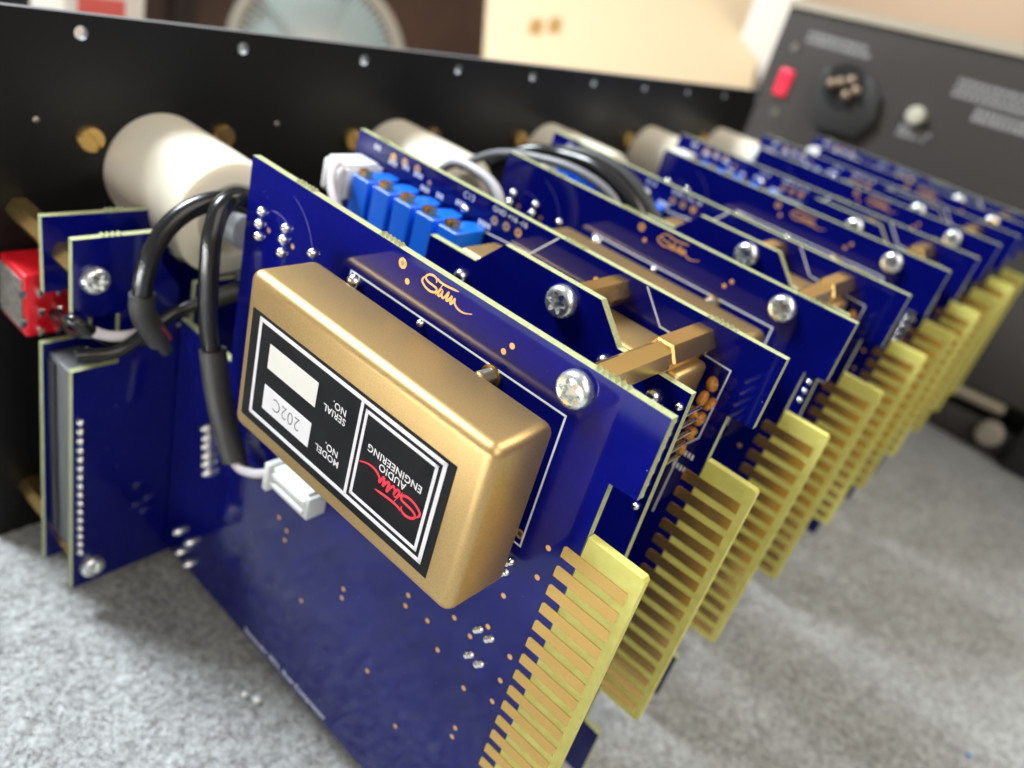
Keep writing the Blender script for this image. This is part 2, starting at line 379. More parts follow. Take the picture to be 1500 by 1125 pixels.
# ------------------------------------------------------------------ black front panel
def front_panel():
    x0, x1, z0, z1, th = -27.6, 338.0, TZ + 0.1, 126.9, 2.0
    loops = [[(x0, z0), (x1, z0), (x1, z1), (x0, z1)]]
    for n in range(10):
        cx = -6.2 + 38.1 * n
        loops.append([(cx + 1.45 * math.cos(2 * math.pi * k / 20), 123.1 + 1.45 * math.sin(2 * math.pi * k / 20)) for k in range(20)])
    bm = bmesh.new(); edges = []; vl = []
    for lp in loops:
        vs_ = [bm.verts.new((p[0] * S, 0, p[1] * S)) for p in lp]; vl.append(vs_)
        edges += [bm.edges.new((vs_[i], vs_[(i + 1) % len(vs_)])) for i in range(len(vs_))]
    bmesh.ops.triangle_fill(bm, use_beauty=True, edges=edges)
    ff = list(bm.faces)
    for f_ in ff:
        f_.normal_update()
        if f_.normal.y > 0: f_.normal_flip()
    top = {}
    for vs_ in vl:
        for v in vs_: top[v] = bm.verts.new(v.co + Vector((0, th * S, 0)))
    for f_ in ff: bm.faces.new([top[v] for v in reversed(list(f_.verts))])
    for li, vs_ in enumerate(vl):
        for i in range(len(vs_)):
            a, b = vs_[i], vs_[(i + 1) % len(vs_)]
            q = bm.faces.new((a, b, top[b], top[a])); q.material_index = 1 if li else 2
    bmesh.ops.recalc_face_normals(bm, faces=list(bm.faces))
    me = bpy.data.meshes.new('plate'); bm.to_mesh(me); bm.free()
    for m_ in ('panel_black', 'raw_aluminium', 'panel_edge'): me.materials.append(MATS[m_])
    org = (155, 1.5, TZ)
    p = thing('front_panel', 'long black metal panel with a row of holes along its top edge', 'panel', org)
    o = bpy.data.objects.new('plate', me); col.objects.link(o); o.parent = p; o.location = -Vector(org) * S
    stud = MB().lathe((0, 0, 0), (0, -1, 0), [(0.75, 0), (0.7, 0.25), (0.4, 0.45), (0, 0.5)], 10).mesh('stud', 'dark_steel', smooth=50)
    for x in (-15.4, 43.9): place('stud', stud, p, (x, 0, 104.9), org)
    return p
front_panel()

# white nylon pot covers and the slotted brass screws beside them
def pot(i, x):
    org = (x, 0, 80)
    names = ['nearest, black cables looping in front', 'second from the left, rising behind the blue trimmers', 'third from the left, behind the dark cables',
             'fourth from the left, half hidden by blue boards', 'last one at the right, beside the grey unit']
    t = thing('pot_cover', 'nylon cylinder on the panel, ' + names[i], 'cylinder', org, 'nylon cylinders on the panel')
    MB().lathe((x, 0, 93.6), (0, -1, 0), [(0, 0), (12.9, 0), (13.5, 0.5), (13.5, 30.6), (13.2, 31.5), (12.4, 32.0), (8.6, 32.0), (8.0, 31.4), (7.8, 28.5), (0, 28.4)], 56).build('body', 'nylon', t, org, 35)
    MB().lathe((x, -28.2, 93.6), (0, -1, 0), [(4.4, 0), (4.4, 9.5), (4.0, 10), (0, 10)], 24).build('shaft', 'shaft_grey', t, org, 40)
    MB().lathe((x - 9.45, -26.5, 84.0), (-0.70, 0, -0.71), [(2.1, -0.6), (2.1, 0.1), (2.0, 0.6), (1.5, 0.9), (0.6, 0.5), (0, 0.4)], 14).build('set_screw', 'dark_steel', t, org, 40)
    for s_, z in ((-16.4, 100.9), (16.3, 101.5)):
        o2 = (x + s_, 0, z)
        q = thing('brass_screw', 'slotted brass screw in the panel %s the %s white cylinder' % ('left of' if s_ < 0 else 'right of', ('nearest', 'second', 'third', 'fourth', 'last')[i]), 'screw', o2, 'brass screws in the panel')
        mb = MB()
        sg = 28; R = 3.0; pr = []
        mb.lathe(o2, (0, -1, 0), [(1.4, -2), (1.4, 0), (R, 0), (R, 0.9), (R * 0.9, 1.5)], sg)
        a = 0.7; n = Vector((math.cos(a), 0, math.sin(a))); d = Vector((-math.sin(a), 0, math.cos(a))); c = Vector(o2)
        def half(sgn):
            pts = []
            lim = math.acos(0.62 / (R * 0.9))
            for k in range(13):
                th = -lim + 2 * lim * k / 12
                pts.append(c + n * sgn * R * 0.9 * math.cos(th) + d * R * 0.9 * math.sin(th) + Vector((0, -1.5, 0)))
            m = len(pts)
            lo = [p + Vector((0, 0.7, 0)) for p in pts]
            top = [p + (c - p) * 0.22 + Vector((0, -0.35 * 0.2, 0)) for p in pts]
            mb.add(pts + lo, [list(range(m)) if sgn > 0 else list(range(m))[::-1], (0, m - 1, 2 * m - 1, m)], 0)
        half(1); half(-1)
        mb.lathe((o2[0], o2[1] - 0.8, o2[2]), (0, -1, 0), [(R * 0.92, 0), (0, 0)], sg)
        mb.build('head', 'brass', q, o2, 35)
POTX = [12, 86.5, 164, 238, 308]
for i, x in enumerate(POTX): pot(i, x)

# ------------------------------------------------------------------ main boards (the ones with the gold can)
OA = (0, -100, 4)
OUT_A = [(-54, 117), (-148.5, 117), (-148.5, 103.3), (-143.8, 103.0), (-144.0, 19.0), (-148.5, 18.6), (-148.5, 4), (-34, 4), (-34, 72), (-54, 72)]
TONGUE = [(-144.0, 93.0), (-153.9, 93.0), (-154.4, 92.4), (-154.4, 30.4), (-153.9, 29.8), (-144.0, 29.8)]
def fingers(t, org, X, mes):
    for k in range(15):
        place('contact_finger', mes, t, (X, -147.0, 89.2 - 1.22 - 3.96 * k), org)
ME_FINGER = MB().prism([(6.1, -1.22), (6.1, 0.8), (5.7, 1.22), (-5.9, 1.22), (-5.9, -1.22)], -0.11, 0, 'x', 0, 0).mesh('contact_finger', 'finger_gold', bevel=(0.07, 1))
def nibs(mb, y, z, n=5, X=0):
    for k in range(n):
        yy = y - k * 1.05
        h = random.uniform(0.35, 0.7)
        mb.add([(X, yy, z - 0.02), (X + 1.6, yy, z - 0.02), (X + 1.6, yy - 0.85, z - 0.02), (X, yy - 0.85, z - 0.02), (X + 0.15, yy - 0.35, z + h), (X + 1.45, yy - 0.3, z + h * 0.8)],
               [(0, 4, 3), (1, 2, 5), (0, 1, 5, 4), (3, 4, 5, 2)], 1)
def via(mb, x, y, z, r=0.55, mi=0, hole=None):
    n = 12
    ring = [(x - 0.03, y + r * math.cos(2 * math.pi * k / n), z + r * math.sin(2 * math.pi * k / n)) for k in range(n)]
    mb.add(ring, [list(range(n))], mi)
    if hole:
        mb.add([(x - 0.045, y + hole * math.cos(2 * math.pi * k / n), z + hole * math.sin(2 * math.pi * k / n)) for k in range(n)], [list(range(n))], 1)

def line(mb, pts, wd, X, mi=0):
    for a, b in zip(pts, pts[1:]):
        a, b = Vector(a), Vector(b); d = (b - a).normalized(); n = Vector((-d.y, d.x)) * wd / 2; a = a - d * wd / 2; b = b + d * wd / 2
        q = [a + n, b + n, b - n, a - n]
        mb.prism([(p.x, p.y) for p in q], X - 0.05, X - 0.005, 'x', mi, mi)

def main_board():
    t = thing('main_board', '', 'circuit board', OA)
    mb = MB().prism(OUT_A, 0, 1.6, 'x', 0, 1)
    nibs(mb, -67, 117, 5); nibs(mb, -90, 117, 5); nibs(mb, -135.2, 117, 6)
    mb.build('board', ['solder_mask', 'fr4_edge'], t, OA)
    MB().prism(TONGUE, 0.03, 1.57, 'x').build('edge_tongue', ['fr4_bare', 'fr4_bare'], t, OA)
    fingers(t, OA, 0.02, ME_FINGER)
    # mask tabs between the roots of the fingers lie on the board itself; roots run 3 mm into the blue
    mb = MB(); line(mb, [(-85.2, 103), (-85.2, 108.2), (-133.8, 108.2), (-133.9, 83.2), (-131, 83.2)], 0.32, 0)
    mb.build('silkscreen_outline', 'silk_white', t, OA)
    mb = MB()
    cy, cz = -63.5, 103.5
    for rr, a0, a1 in ((11.5, -0.25, 1.25), (6.0, 0.9, 1.9)):
        pts = [(cy - rr * math.cos(a0 + (a1 - a0) * k / 18), cz + rr * math.sin(a0 + (a1 - a0) * k / 18)) for k in range(19)]
        ribbon(mb, pts, 0.22, -0.003, thick=0.015, smooth=1)
    mb.build('silkscreen_arc', 'silk_faint', t, OA)
    mb = MB()
    for st in SCRIPT: ribbon(mb, [(-100.9 - p[0], 112 + p[1]) for p in st], 0.36, 0)
    mb.build('script_logo', 'plated_gold', t, OA)
    part_mesh('printed_text', text_mesh('Stamaudio 2021, Buss Compressor', 2.1, 'silk_white', None, OA, (-0.02, -86.5, 5.7), (0, -1, 0), (0, 0, 1), bold=0.05, sx=1.0), t)
    mb = MB()
    for y, z in [(-98.4, 112.5), (-121.5, 113.1), (-120.3, 111.5), (-61.4, 105.2), (-68.9, 105.3), (-76.8, 45.8), (-79.8, 44.3), (-79.7, 41.6), (-99.3, 43.8), (-99.4, 41.4), (-115.4, 56.1), (-115.4, 53.4),
                 (-121.1, 54.6), (-126.4, 60.2), (-125.1, 50.6), (-132.8, 47.9), (-133.9, 37.8), (-133.9, 35.2), (-133.3, 64.3), (-130.6, 59.4), (-139.1, 62.4), (-139.0, 56.3), (-139.0, 50.8), (-134.1, 72.4),
                 (-133.4, 54.7), (-138.6, 86.6), (-138.6, 80.4), (-110.5, 30.2), (-88.0, 30.5), (-121.0, 24.0)]:
        via(mb, 0, y, z, 0.52)
    via(mb, 0, -96.6, 114.9, 0.95, 0, 0.45); via(mb, 0, -133.1, 85.2, 0.9, 0, 0.4)
    mb.build('plated_holes', ['plated_gold', 'dark_steel'], t, OA)['kind'] = 'stuff'
    for y, z in [(-58.9, 107.9), (-58.5, 105.3), (-58.8, 102.9), (-66.5, 107.9), (-66.2, 105.5), (-66.1, 102.8), (-74.8, 106.7)]:
        place('solder_joint', ME_JOINT, t, (0, y, z), OA)
    for y, z in [(-131.9, 62.5), (-134.5, 62.6), (-131.8, 56.0), (-134.3, 56.0), (-133.1, 79.3), (-132.9, 76.8)]:
        place('solder_joint', ME_JOINT_S, t, (0, y - 0.25, z + 0.25), OA); place('solder_joint', ME_JOINT_S, t, (0, y + 0.45, z - 0.55), OA)
    for k in range(6): place('solder_joint', ME_JOINT_L, t, (0, -48.6 - 0.25 * (k % 2) - 0.35 * k, 51.5 - 2.3 * k), OA)
    for y, z in [(-40.6, 13.9), (-46.1, 14.5), (-42.3, 8.2), (-46.3, 7.2)]:
        place('solder_joint', ME_JOINT_L, t, (0, y, z), OA)
    place('pin_head', ME_DOME, t, (0, -86.8, 106.9), OA); place('pin_head', ME_JOINT_S, t, (0, -103.3, 107.4), OA)
    # threaded stub that carries the can, and the corner screw
    mb = MB(); prof = [(1.8, 0), (1.8, 0.35), (1.35, 0.4)]
    for k in range(8): prof += [(1.42, 0.5 + k * 0.3), (1.18, 0.65 + k * 0.3)]
    mb.lathe((0, -119.4, 106.6), (-1, 0, 0), prof + [(0, 3.0)], 18); mb.build('threaded_stub', 'dark_steel', t, OA, 30)
    MB().lathe((0, -119.4, 106.6), (-1, 0, 0), [(1.95, 0.01), (1.95, 0.35), (1.3, 0.4), (1.3, 0.0)], 18).build('washer', 'brass', t, OA, 30)
    s_ = place('screw', ME_SCREW, t, (0, -134.0, 113.1), OA)
    MB().lathe((0, -134.0, 113.1), (-1, 0, 0), [(3.2, 0), (3.2, 0.12), (0, 0.13)], 28).build('bare_ring', 'solder_mask', t, OA)
    return t

# gold shielded can with the black rating label
OC = (0, -106, 77.5)
def gold_can(full=True):
    t = thing('gold_can', '', 'metal case', OC)
    MB().box(-15.8, -2.4, -134.6, -78.8, 77.5, 108.0).build('case', 'can_gold', t, OC, 50, (1.9, 5))
    if not full: return t
    X = -15.8
    lab = MB().box(X - 0.12, X + 0.02, -129.2, -81.3, 81.1, 101.9).build('label', 'label_black', t, OC)
    mb = MB(); XL = X - 0.12
    def frame(y0, y1, z0, z1, wd): line(mb, [(y0, z0), (y1, z0), (y1, z1), (y0, z1), (y0, z0)], wd, XL)
    frame(-127.3, -83.8, 83.0, 101.0, 0.72)
    line(mb, [(-109.75, 83.4), (-109.75, 100.6)], 0.62, XL)
    frame(-126.0, -110.95, 84.35, 99.7, 0.58)
    mb.build('label_frame', 'label_white', lab, OC)
    MB().box(XL - 0.06, XL - 0.005, -99.7, -86.9, 93.4, 97.95).build('serial_field', 'label_cream', lab, OC)
    MB().box(XL - 0.06, XL - 0.005, -99.6, -86.85, 85.45, 90.2).build('model_field', 'label_white', lab, OC)
    R_, U_ = (0, 1, 0), (0, 0, -1)
    XT = XL - 0.02
    part_mesh('lettering', text_mesh('202C', 3.5, 'label_ink', None, OC, (XL - 0.075, -93.2, 88.0), R_, U_, bold=-0.03, sx=0.95), lab)
    for s_, y, z, sz in (('MODEL', -104.3, 87.0, 1.75), ('NO.', -105.1, 88.65, 1.75), ('SERIAL', -104.3, 94.95, 1.75), ('NO.', -105.2, 96.6, 1.75), ('AUDIO', -118.5, 92.75, 1.8), ('ENGINEERING', -118.5, 94.35, 1.8)):
        part_mesh('lettering', text_mesh(s_, sz, 'label_white', None, OC, (XT, y, z), R_, U_, bold=0.025, sx=1.0), lab)
    mb = MB(); k = 1.21
    for st in SCRIPT: ribbon(mb, [(-125.9 + p[0] * k, 93.15 - p[1] * k * 0.98) for p in st], 0.42, XL - 0.005)
    mb.build('red_signature', 'label_red', lab, OC)
    return t

# ------------------------------------------------------------------ trimmer boards (every second board)
OB = (0, -100, 4)
OUT_B = [(-38.7, 117), (-148.7, 117), (-148.7, 103.0), (-143.8, 102.7), (-144.0, 19.0), (-148.5, 18.6), (-148.5, 4), (-36, 4), (-36, 72)]
ME_TRIM = MB().prism([(0, -1.6), (0, 1.6), (-2.0, 2.6), (-9.8, 2.6), (-9.8, -2.6), (-2.0, -2.6)], -10.4, 0, 'z', 0, 0)
ME_TRIM = ME_TRIM.mesh('trimmer', 'trimmer_blue', bevel=(0.12, 1))
def _adj():
    mb = MB().box(-1.15, 1.15, -1.15, 1.15, 0, 0.9).box(-1.15, 1.15, 0.32, 1.15, 0.9, 1.5).box(-1.15, 1.15, -1.15, -0.32, 0.9, 1.5)
    return mb.mesh('adjuster', 'brass')
ME_ADJ = _adj()
def trimmer_board():
    t = thing('trimmer_board', '', 'circuit board', OB)
    mb = MB().prism(OUT_B, 0, 1.6, 'x', 0, 1)
    nibs(mb, -100.5, 117, 5); nibs(mb, -133, 117, 6); nibs(mb, -45, 117, 3)
    mb.build('board', ['solder_mask', 'fr4_edge'], t, OB)
    MB().prism(TONGUE, 0.03, 1.57, 'x').build('edge_tongue', ['fr4_bare', 'fr4_bare'], t, OB)
    fingers(t, OB, 0.02, ME_FINGER)
    mb = MB()
    line(mb, [(-81.4, 110.2), (-93.8, 110.9), (-99.2, 116.6)], 0.3, 0); mb.build('silkscreen_outline', 'silk_white', t, OB); mb = MB(); line(mb, [(-120.6, 116.6), (-125.7, 111.1), (-141.0, 110.4), (-140.8, 96.0), (-138.8, 93.0), (-138.6, 77)], 0.26, 0)
    mb.build('silkscreen_outline', 'silk_white', t, OB)
    part_mesh('printed_text', text_mesh('GND +16 -16', 1.6, 'silk_white', None, OB, (-0.02, -86.6, 115.7), (0, -1, 0), (0, 0, 1), bold=0.01), t)
    part_mesh('printed_text', text_mesh('C13', 1.9, 'silk_white', None, OB, (-0.02, -75.0, 115.3), (0, -1, 0), (0, 0, 1), bold=0.01), t)
    mb = MB()
    for y0, z0, n in ((-44.5, 114.5, 3), (-49.8, 113.0, 4), (-54.4, 113.6, 3), (-58.2, 113.4, 4), (-61.0, 111.3, 4), (-66.0, 111.6, 3), (-71.8, 112.4, 4), (-79.0, 111.0, 5), (-139.6, 91.2, 3), (-138.4, 88.0, 4)):
        for k in range(n): mb.box(-0.04, -0.005, y0 - k * 0.72, y0 - k * 0.72 - 0.45, z0 + 0.1 * (k % 2), z0 + 1.15)
    mb.build('printed_marks', 'silk_white', t, OB)['kind'] = 'stuff'
    mb = MB()
    for y, z in ((-51, 116.0 - 1.2), (-54.8, 115.0), (-58.9, 115.1), (-83.0, 113.4), (-86.3, 113.5), (-89.6, 113.6)): via(mb, 0, y, z, 0.95, 0, 0.38)
    for y, z in ((-63.2, 113.7), (-110.0, 113.0), (-136, 70.0), (-137, 64)): via(mb, 0, y, z, 0.55)
    mb.build('plated_holes', ['plated_gold', 'dark_steel'], t, OB)['kind'] = 'stuff'
    for k in range(5):
        p = (-0.1, -52.6 - 6.8 * k, 111.0)
        b = place('trimmer', ME_TRIM, t, p, OB)
        a = bpy.data.objects.new('adjuster', ME_ADJ); col.objects.link(a); a.parent = b; a.location = Vector((-8.0, 0.6, 0.0)) * S
    # white plug with two leads
    c = MB().box(-10.5, -0.1, -48.6, -40.8, 104.5, 111.4).box(-10.0, -1.0, -48.0, -41.4, 111.4, 112.2).box(-11.0, -10.5, -48.2, -46.2, 105, 111.2).box(-11.0, -10.5, -43.4, -41.2, 105, 111.2).build('plug', 'white_plastic', t, OB, 40, (0.3, 2))
    MB().tube([(-8, -44.5, 111.0), (-12.0, -46, 111.5), (-14.2, -48.5, 108.0), (-15.0, -52, 104.0), (-15, -54.5, 98), (-15, -55, 90)], 0.85, 10).build('lead', 'cable_white', c, OB, 60)
    MB().tube([(-8, -46.5, 110.5), (-11.8, -48, 110.5), (-13.2, -50, 106.0), (-13.8, -53, 101.0), (-13.5, -55, 95), (-13, -55.5, 88)], 0.85, 10).build('lead', 'cable_grey', c, OB, 60)
    for y, z in ((-75.0, 112.6),): place('solder_joint', ME_JOINT, t, (0, y, z), OB)
    # long hexagonal brass posts: one to the daughter board, two in line to the main board
    m1 = standoff_mesh(16.3, 2.8); m2 = standoff_mesh(15.0, 3.05); m3 = standoff_mesh(20.6, 2.75)
    place('standoff', m1, t, (-16.35, -115.4, 113.6), OB); place('standoff', m2, t, (-15.2, -134.0, 113.1), OB); place('standoff', m3, t, (-35.9, -134.0, 113.1), OB, (0.35, 0, 0))
    # brown shield can and the amber capacitors beside it
    MB().box(-12.8, -1.6, -137.6, -86.0, 76.0, 110.5).build('shield_can', 'can_gold', t, OB, 50, (1.2, 3))
    cap = MB().lathe((0, 0, 0), (0.2, -1, 0.1), [(0, -0.8), (0.9, -0.7), (1.35, -0.3), (1.4, 0.25), (1.15, 0.65), (0.75, 0.75), (0.5, 0.5), (0.3, 0.1), (0, 0.05)], 14).mesh('capacitor', 'amber', smooth=60)
    for k in range(8):
        place('capacitor', cap, t, (-2.4 - 3.0 * (k % 2), -139.7 - 0.5 * ((k * 7) % 3), 107.6 - 1.75 * k), OB, (0.5 * (k % 3) - 0.4, 0.2, 0.25 * (k % 4) - 0.3))
    return t

# notched daughter boards between the two
ODT = (0, -112, 60)
OUT_D = [(-83, 112.0), (-95.1, 112.2), (-100.6, 117.8), (-122.2, 117.8), (-128, 111.8), (-142.6, 111.6), (-143.6, 62), (-83, 62)]
def daughter_board():
    t = thing('daughter_board', '', 'circuit board', ODT)
    MB().prism(OUT_D, 0, 1.6, 'x', 0, 1).build('board', ['solder_mask', 'fr4_edge'], t, ODT)
    place('screw', ME_SCREW, t, (0, -115.4, 114.2), ODT)
    for y, z in ((-93.0, 108.2), (-126.8, 108.6), (-137.0, 108.0)): place('solder_joint', ME_DOME, t, (0, y, z), ODT)
    for k in range(9): place('solder_joint', ME_JOINT_S, t, (0, -141.6, 108.8 - 2.54 * k), ODT)
    pin = MB().lathe((0, 0, 0), (1, 0, 0), [(0, 0), (0.42, 0.05), (0.42, 7.6), (0.2, 8)], 8).mesh('header_pin', 'solder', smooth=60)
    for k in range(5): place('header_pin', pin, t, (1.6, -141.6, 106.0 - 2.54 * k), ODT)
    mb = MB()
    for y, z in ((-104, 100), (-107, 96), (-88, 101), (-131, 104)): via(mb, 0, y, z, 0.5)
    mb.build('plated_holes', ['plated_gold', 'dark_steel'], t, ODT)['kind'] = 'stuff'
    return t

AX = [0, 74.1, 155.3, 230.6, 300.8]
BX = [38.1, 112.6, 191.2, 266.4, 333.5]
DX = [20.0, 94.5, 173.5, 248.6, 316.5]
NTH = ['first', 'second', 'third', 'fourth', 'last']
a0, c0, b0, d0 = main_board(), gold_can(), trimmer_board(), daughter_board()
for i in range(5):
    a, c, b, d = (a0, c0, b0, d0) if i == 0 else (copy_tree(a0), copy_tree(c0), copy_tree(b0), copy_tree(d0))
    for ob, X, og in ((a, AX[i], OA), (c, AX[i], OC), (b, BX[i], OB), (d, DX[i], ODT)):
        ob.location = Vector((X, og[1], og[2])) * S
    if i:
        for ob in (a, b, d): ob.rotation_euler = (random.uniform(-0.003, 0.003), random.uniform(-0.006, 0.006), random.uniform(-0.006, 0.006))
        c.rotation_euler = a.rotation_euler
    a['label'] = ('nearest blue circuit board, the gold can with the black label mounted on it' if i == 0 else 'blue circuit board with orange signature and edge contacts, %s of its kind from the camera' % NTH[i])
    c['label'] = ('gold metal case with black 202C label on the nearest blue board' if i == 0 else 'gold metal case seen from above on the %s signature board' % NTH[i])
    b['label'] = 'blue board with blue trimmers behind the %s notched board' % NTH[i]
    d['label'] = 'small notched blue board with one steel screw, %s from the camera' % NTH[i]
    a['group'] = 'signature circuit boards in a row'; b['group'] = 'trimmer boards in a row'; c['group'] = 'gold cases on the boards'; d['group'] = 'notched daughter boards'

# ------------------------------------------------------------------ display boards in front of the panel, left
ODB = (-8, -26, 0)
def display_boards():
    og = (-8, -20, 0.7)
    t = thing('display_board', 'rear blue board of the stacked pair at left, red switch beside it', 'circuit board', og)
    poly = [(-23.2, 92.4), (20, 92.4), (20, 0.8), (-24.2, 0.8), (-23.6, 63.2), (-13.2, 63.4), (-13.2, 75.5), (-23.0, 75.5)]
    mb = MB().prism(poly, -20.6, -19.0, 'y', 0, 1)
    for k in range(4): mb.prism([(-10.5 + k * 1.1, 92.38), (-9.6 + k * 1.1, 92.38), (-9.9 + k * 1.1, 93.0)], -20.5, -19.1, 'y', 1, 1)
    mb.build('board', ['solder_mask', 'fr4_edge'], t, og)
    so = MB().lathe((0, 0, 0), (0, 1, 0), [(0, 0), (2.5, 0), (2.85, 0.4), (2.85, 18.5), (0, 18.5)], 6).mesh('standoff', 'brass')
    for z in (85.5, 8.5): place('standoff', so, t, (-19.5, -18.95, z), og)
    cn = MB().box(-22.4, -15.6, -31.7, -20.65, 10.5, 61.2).build('connector', 'grey_plastic', t, og, 40, (0.4, 2))
    MB().box(-22.9, -22.45, -24.2, -21.2, 12, 60).build('connector_rail', 'black_plastic', cn, og)
    for x, z in ((-14.5, 60.0), (-14.5, 57.5)): place('solder_joint', ME_JOINT_S, t, (x, -20.6, z), og, ROT_FRONT)
    og = (-8, -33, 0.5)
    t = thing('display_board', 'front blue board of the stacked pair at left with two steel screws', 'circuit board', og)
    poly = [(-23.0, 93.0), (-5.2, 93.2), (-4.8, 88), (3.5, 72), (3.5, 69.6), (-2.2, 69.4), (-2.2, 66.8), (7, 66.8), (18, 66.8), (18, 1.4), (-23.4, 0.6), (-23.1, 63.2), (-13.6, 63.4), (-13.5, 75.6), (-23.0, 75.6)]
    poly = [(-23.0, 93.0), (-5.2, 93.2), (-4.8, 86), (-0.6, 80), (-0.6, 69.6), (3.4, 69.6), (3.4, 80), (18, 80), (18, 1.4), (-23.4, 0.6), (-23.1, 63.2), (-13.6, 63.4), (-13.5, 75.6), (-23.0, 75.6)]
    mb = MB().prism(poly, -33.4, -31.8, 'y', 0, 1)
    for k in range(4): mb.prism([(-17.5 + k * 1.1, 92.98), (-16.6 + k * 1.1, 92.98), (-16.9 + k * 1.1, 93.6)], -33.3, -31.9, 'y', 1, 1)
    mb.build('board', ['solder_mask', 'fr4_edge'], t, og)
    so2 = MB().lathe((0, 0, 0), (0, 1, 0), [(0, 0), (2.5, 0), (2.85, 0.4), (2.85, 11.1), (0, 11.1)], 6).mesh('standoff', 'brass')
    for z in (84.2, 6.2):
        place('standoff', so2, t, (-18.9, -31.78, z), og); place('screw', ME_SCREW, t, (-18.9, -33.4, z), og, ROT_FRONT)
    for k in range(16): place('solder_joint', ME_JOINT, t, (-21.6, -33.4, 50.2 - 2.54 * k), og, ROT_FRONT)
display_boards()

# red slide switch behind the left notch
def red_switch():
    og = (-21, -8, 61)
    t = thing('slide_switch', 'red plastic switch with metal side and pins, at the left edge', 'switch', og)
    MB().box(-24.4, -13.0, -14.5, -2.0, 61.6, 76.6).build('body', 'red_plastic', t, og, 40, (0.6, 2))
    MB().box(-24.9, -24.35, -13.6, -2.6, 63.0, 75.2).build('side_plate', 'switch_metal', t, og, 40, (0.15, 1))
    pin = MB().box(-0.55, 0.55, -3.2, 0, -0.9, 0.9).mesh('pin', 'solder', bevel=(0.15, 1))
    for x in (-22.3, -18.6):
        for z in (64.2, 69.0, 73.6): place('pin', pin, t, (x, -14.45, z), og)
    clip = MB().box(-0.9, 0.4, -0.5, 0.1, -0.8, 0.8).mesh('clip', 'solder')
    for z in (65.4, 72.2): place('clip', clip, t, (-24.4, -13.9, z), og)
red_switch()

# white plug on the nearest board
def plug():
    og = (0, -78, 46)
    t = thing('plug', 'white plastic plug below the gold case on the nearest board', 'plug', og)
    MB().box(-4.6, -0.05, -90.0, -78.0, 57.0, 62.2).box(-4.0, -1.0, -89.0, -78.8, 62.2, 62.8).build('housing', 'white_plastic', t, og, 40, (0.3, 2))
    MB().box(-5.6, -0.1, -78.1, -76.6, 56.2, 62.7).build('collar', 'white_plastic', t, og, 40, (0.22, 2))
    for z in (58.5, 60.8): MB().box(-5.2, -4.55, -89.0, -78.5, z - 0.6, z + 0.6).build('latch_rib', 'white_plastic', t, og, 40, (0.18, 2))
plug()

# cables by the nearest board
def cable(name, label, pts, r, m_='cable_black', extra=()):
    og = pts[len(pts) // 2]
    t = thing(name, label, 'cable', og)
    MB().tube(pts, r, 14, smooth=8).build('sheath', m_, t, og, 60)
    for nm, p2, r2, mm in extra: MB().tube(p2, r2, 12, smooth=6).build(nm, mm, t, og, 60)
    return t
cable('cable', 'black cable looping left beside the nylon cylinder, ending in heat-shrink',
      [(12, -47, 99.5), (7, -46.5, 103.0), (0.5, -45.5, 104.6), (-5, -44.5, 103.2), (-9.5, -44, 99.8), (-12.6, -44, 95.0), (-14.2, -44, 89.5), (-14.6, -44, 84.5)], 1.95,
      extra=(('tail', [(-11.2, -44, 75.4), (-9.6, -44, 72.6), (-8.6, -43.6, 70.9)], 1.3, 'shrink_black'), ('heat_shrink', [(-14.6, -44, 85.5), (-14.3, -44, 81.5), (-12.4, -44, 77.3), (-10.4, -44, 74.0)], 2.5, 'shrink_black'),
             ('lead', [(-11.2, -45.6, 78.5), (-9.8, -46.2, 76.4), (-9.2, -46.1, 75.2)], 0.28, 'cable_red'),))
cable('cable', 'black cable running down in front of the nearest board to the white plug',
      [(11, -47, 99), (6, -49, 104.0), (0.5, -50.3, 107.2), (-4.2, -52.0, 106.0), (-6.6, -53.6, 101.5), (-7.2, -54.4, 96.0), (-7.2, -54.8, 90), (-7.0, -55.5, 83), (-6.4, -57, 76.5)], 1.95,
      extra=(('heat_shrink', [(-6.4, -56.7, 78), (-6.0, -58.8, 70.5), (-5.8, -60.6, 66.2)], 2.75, 'shrink_black'),
             ('heat_shrink', [(-5.8, -60.4, 66.4), (-5.2, -63.2, 60), (-4.6, -65.6, 55.5)], 2.7, 'shrink_black'),
             ('lead', [(-5.4, -64.6, 57), (-5.2, -68.0, 55.2), (-4.6, -72.5, 56.6), (-3.6, -77.2, 59.8)], 0.95, 'cable_white'),
             ('lead', [(-3.6, -64.4, 57), (-3.2, -67.5, 54.4), (-3.0, -72.0, 54.8), (-2.2, -77.2, 57.8)], 0.95, 'cable_black')))
cable('cable', 'thin black cable crossing from the left board behind the vertical cable',
      [(-24, -37, 69.5), (-16, -38.5, 69.8), (-9, -40, 75.5), (-4, -40.5, 78.2), (2, -41, 79.8), (9, -41, 81.0), (16, -41, 82.5)], 1.45,
      extra=(('heat_shrink', [(1.0, -41, 79.6), (6, -41, 80.5), (9.5, -41, 81.2)], 2.1, 'shrink_black'),
             ('heat_shrink', [(9.5, -41, 82.5), (14, -41.5, 84), (19, -42, 85.5)], 2.9, 'grey_plastic')))
cable('wire', 'white wire sagging from the red switch across the left boards',
      [(-21.3, -36.2, 74.8), (-19.0, -36.2, 73.2), (-16.5, -36.4, 72.2), (-12.6, -36.6, 71.8), (-9.0, -37.4, 73.0), (-6.0, -39.5, 76.5)], 1.15, 'cable_white',
      extra=(('sleeve', [(-19.6, -17, 68.0), (-20.5, -24, 70.0), (-23.6, -33.8, 76.2), (-22.6, -36.0, 75.8), (-20.6, -36.2, 74.2)], 1.3, 'cable_black'),))
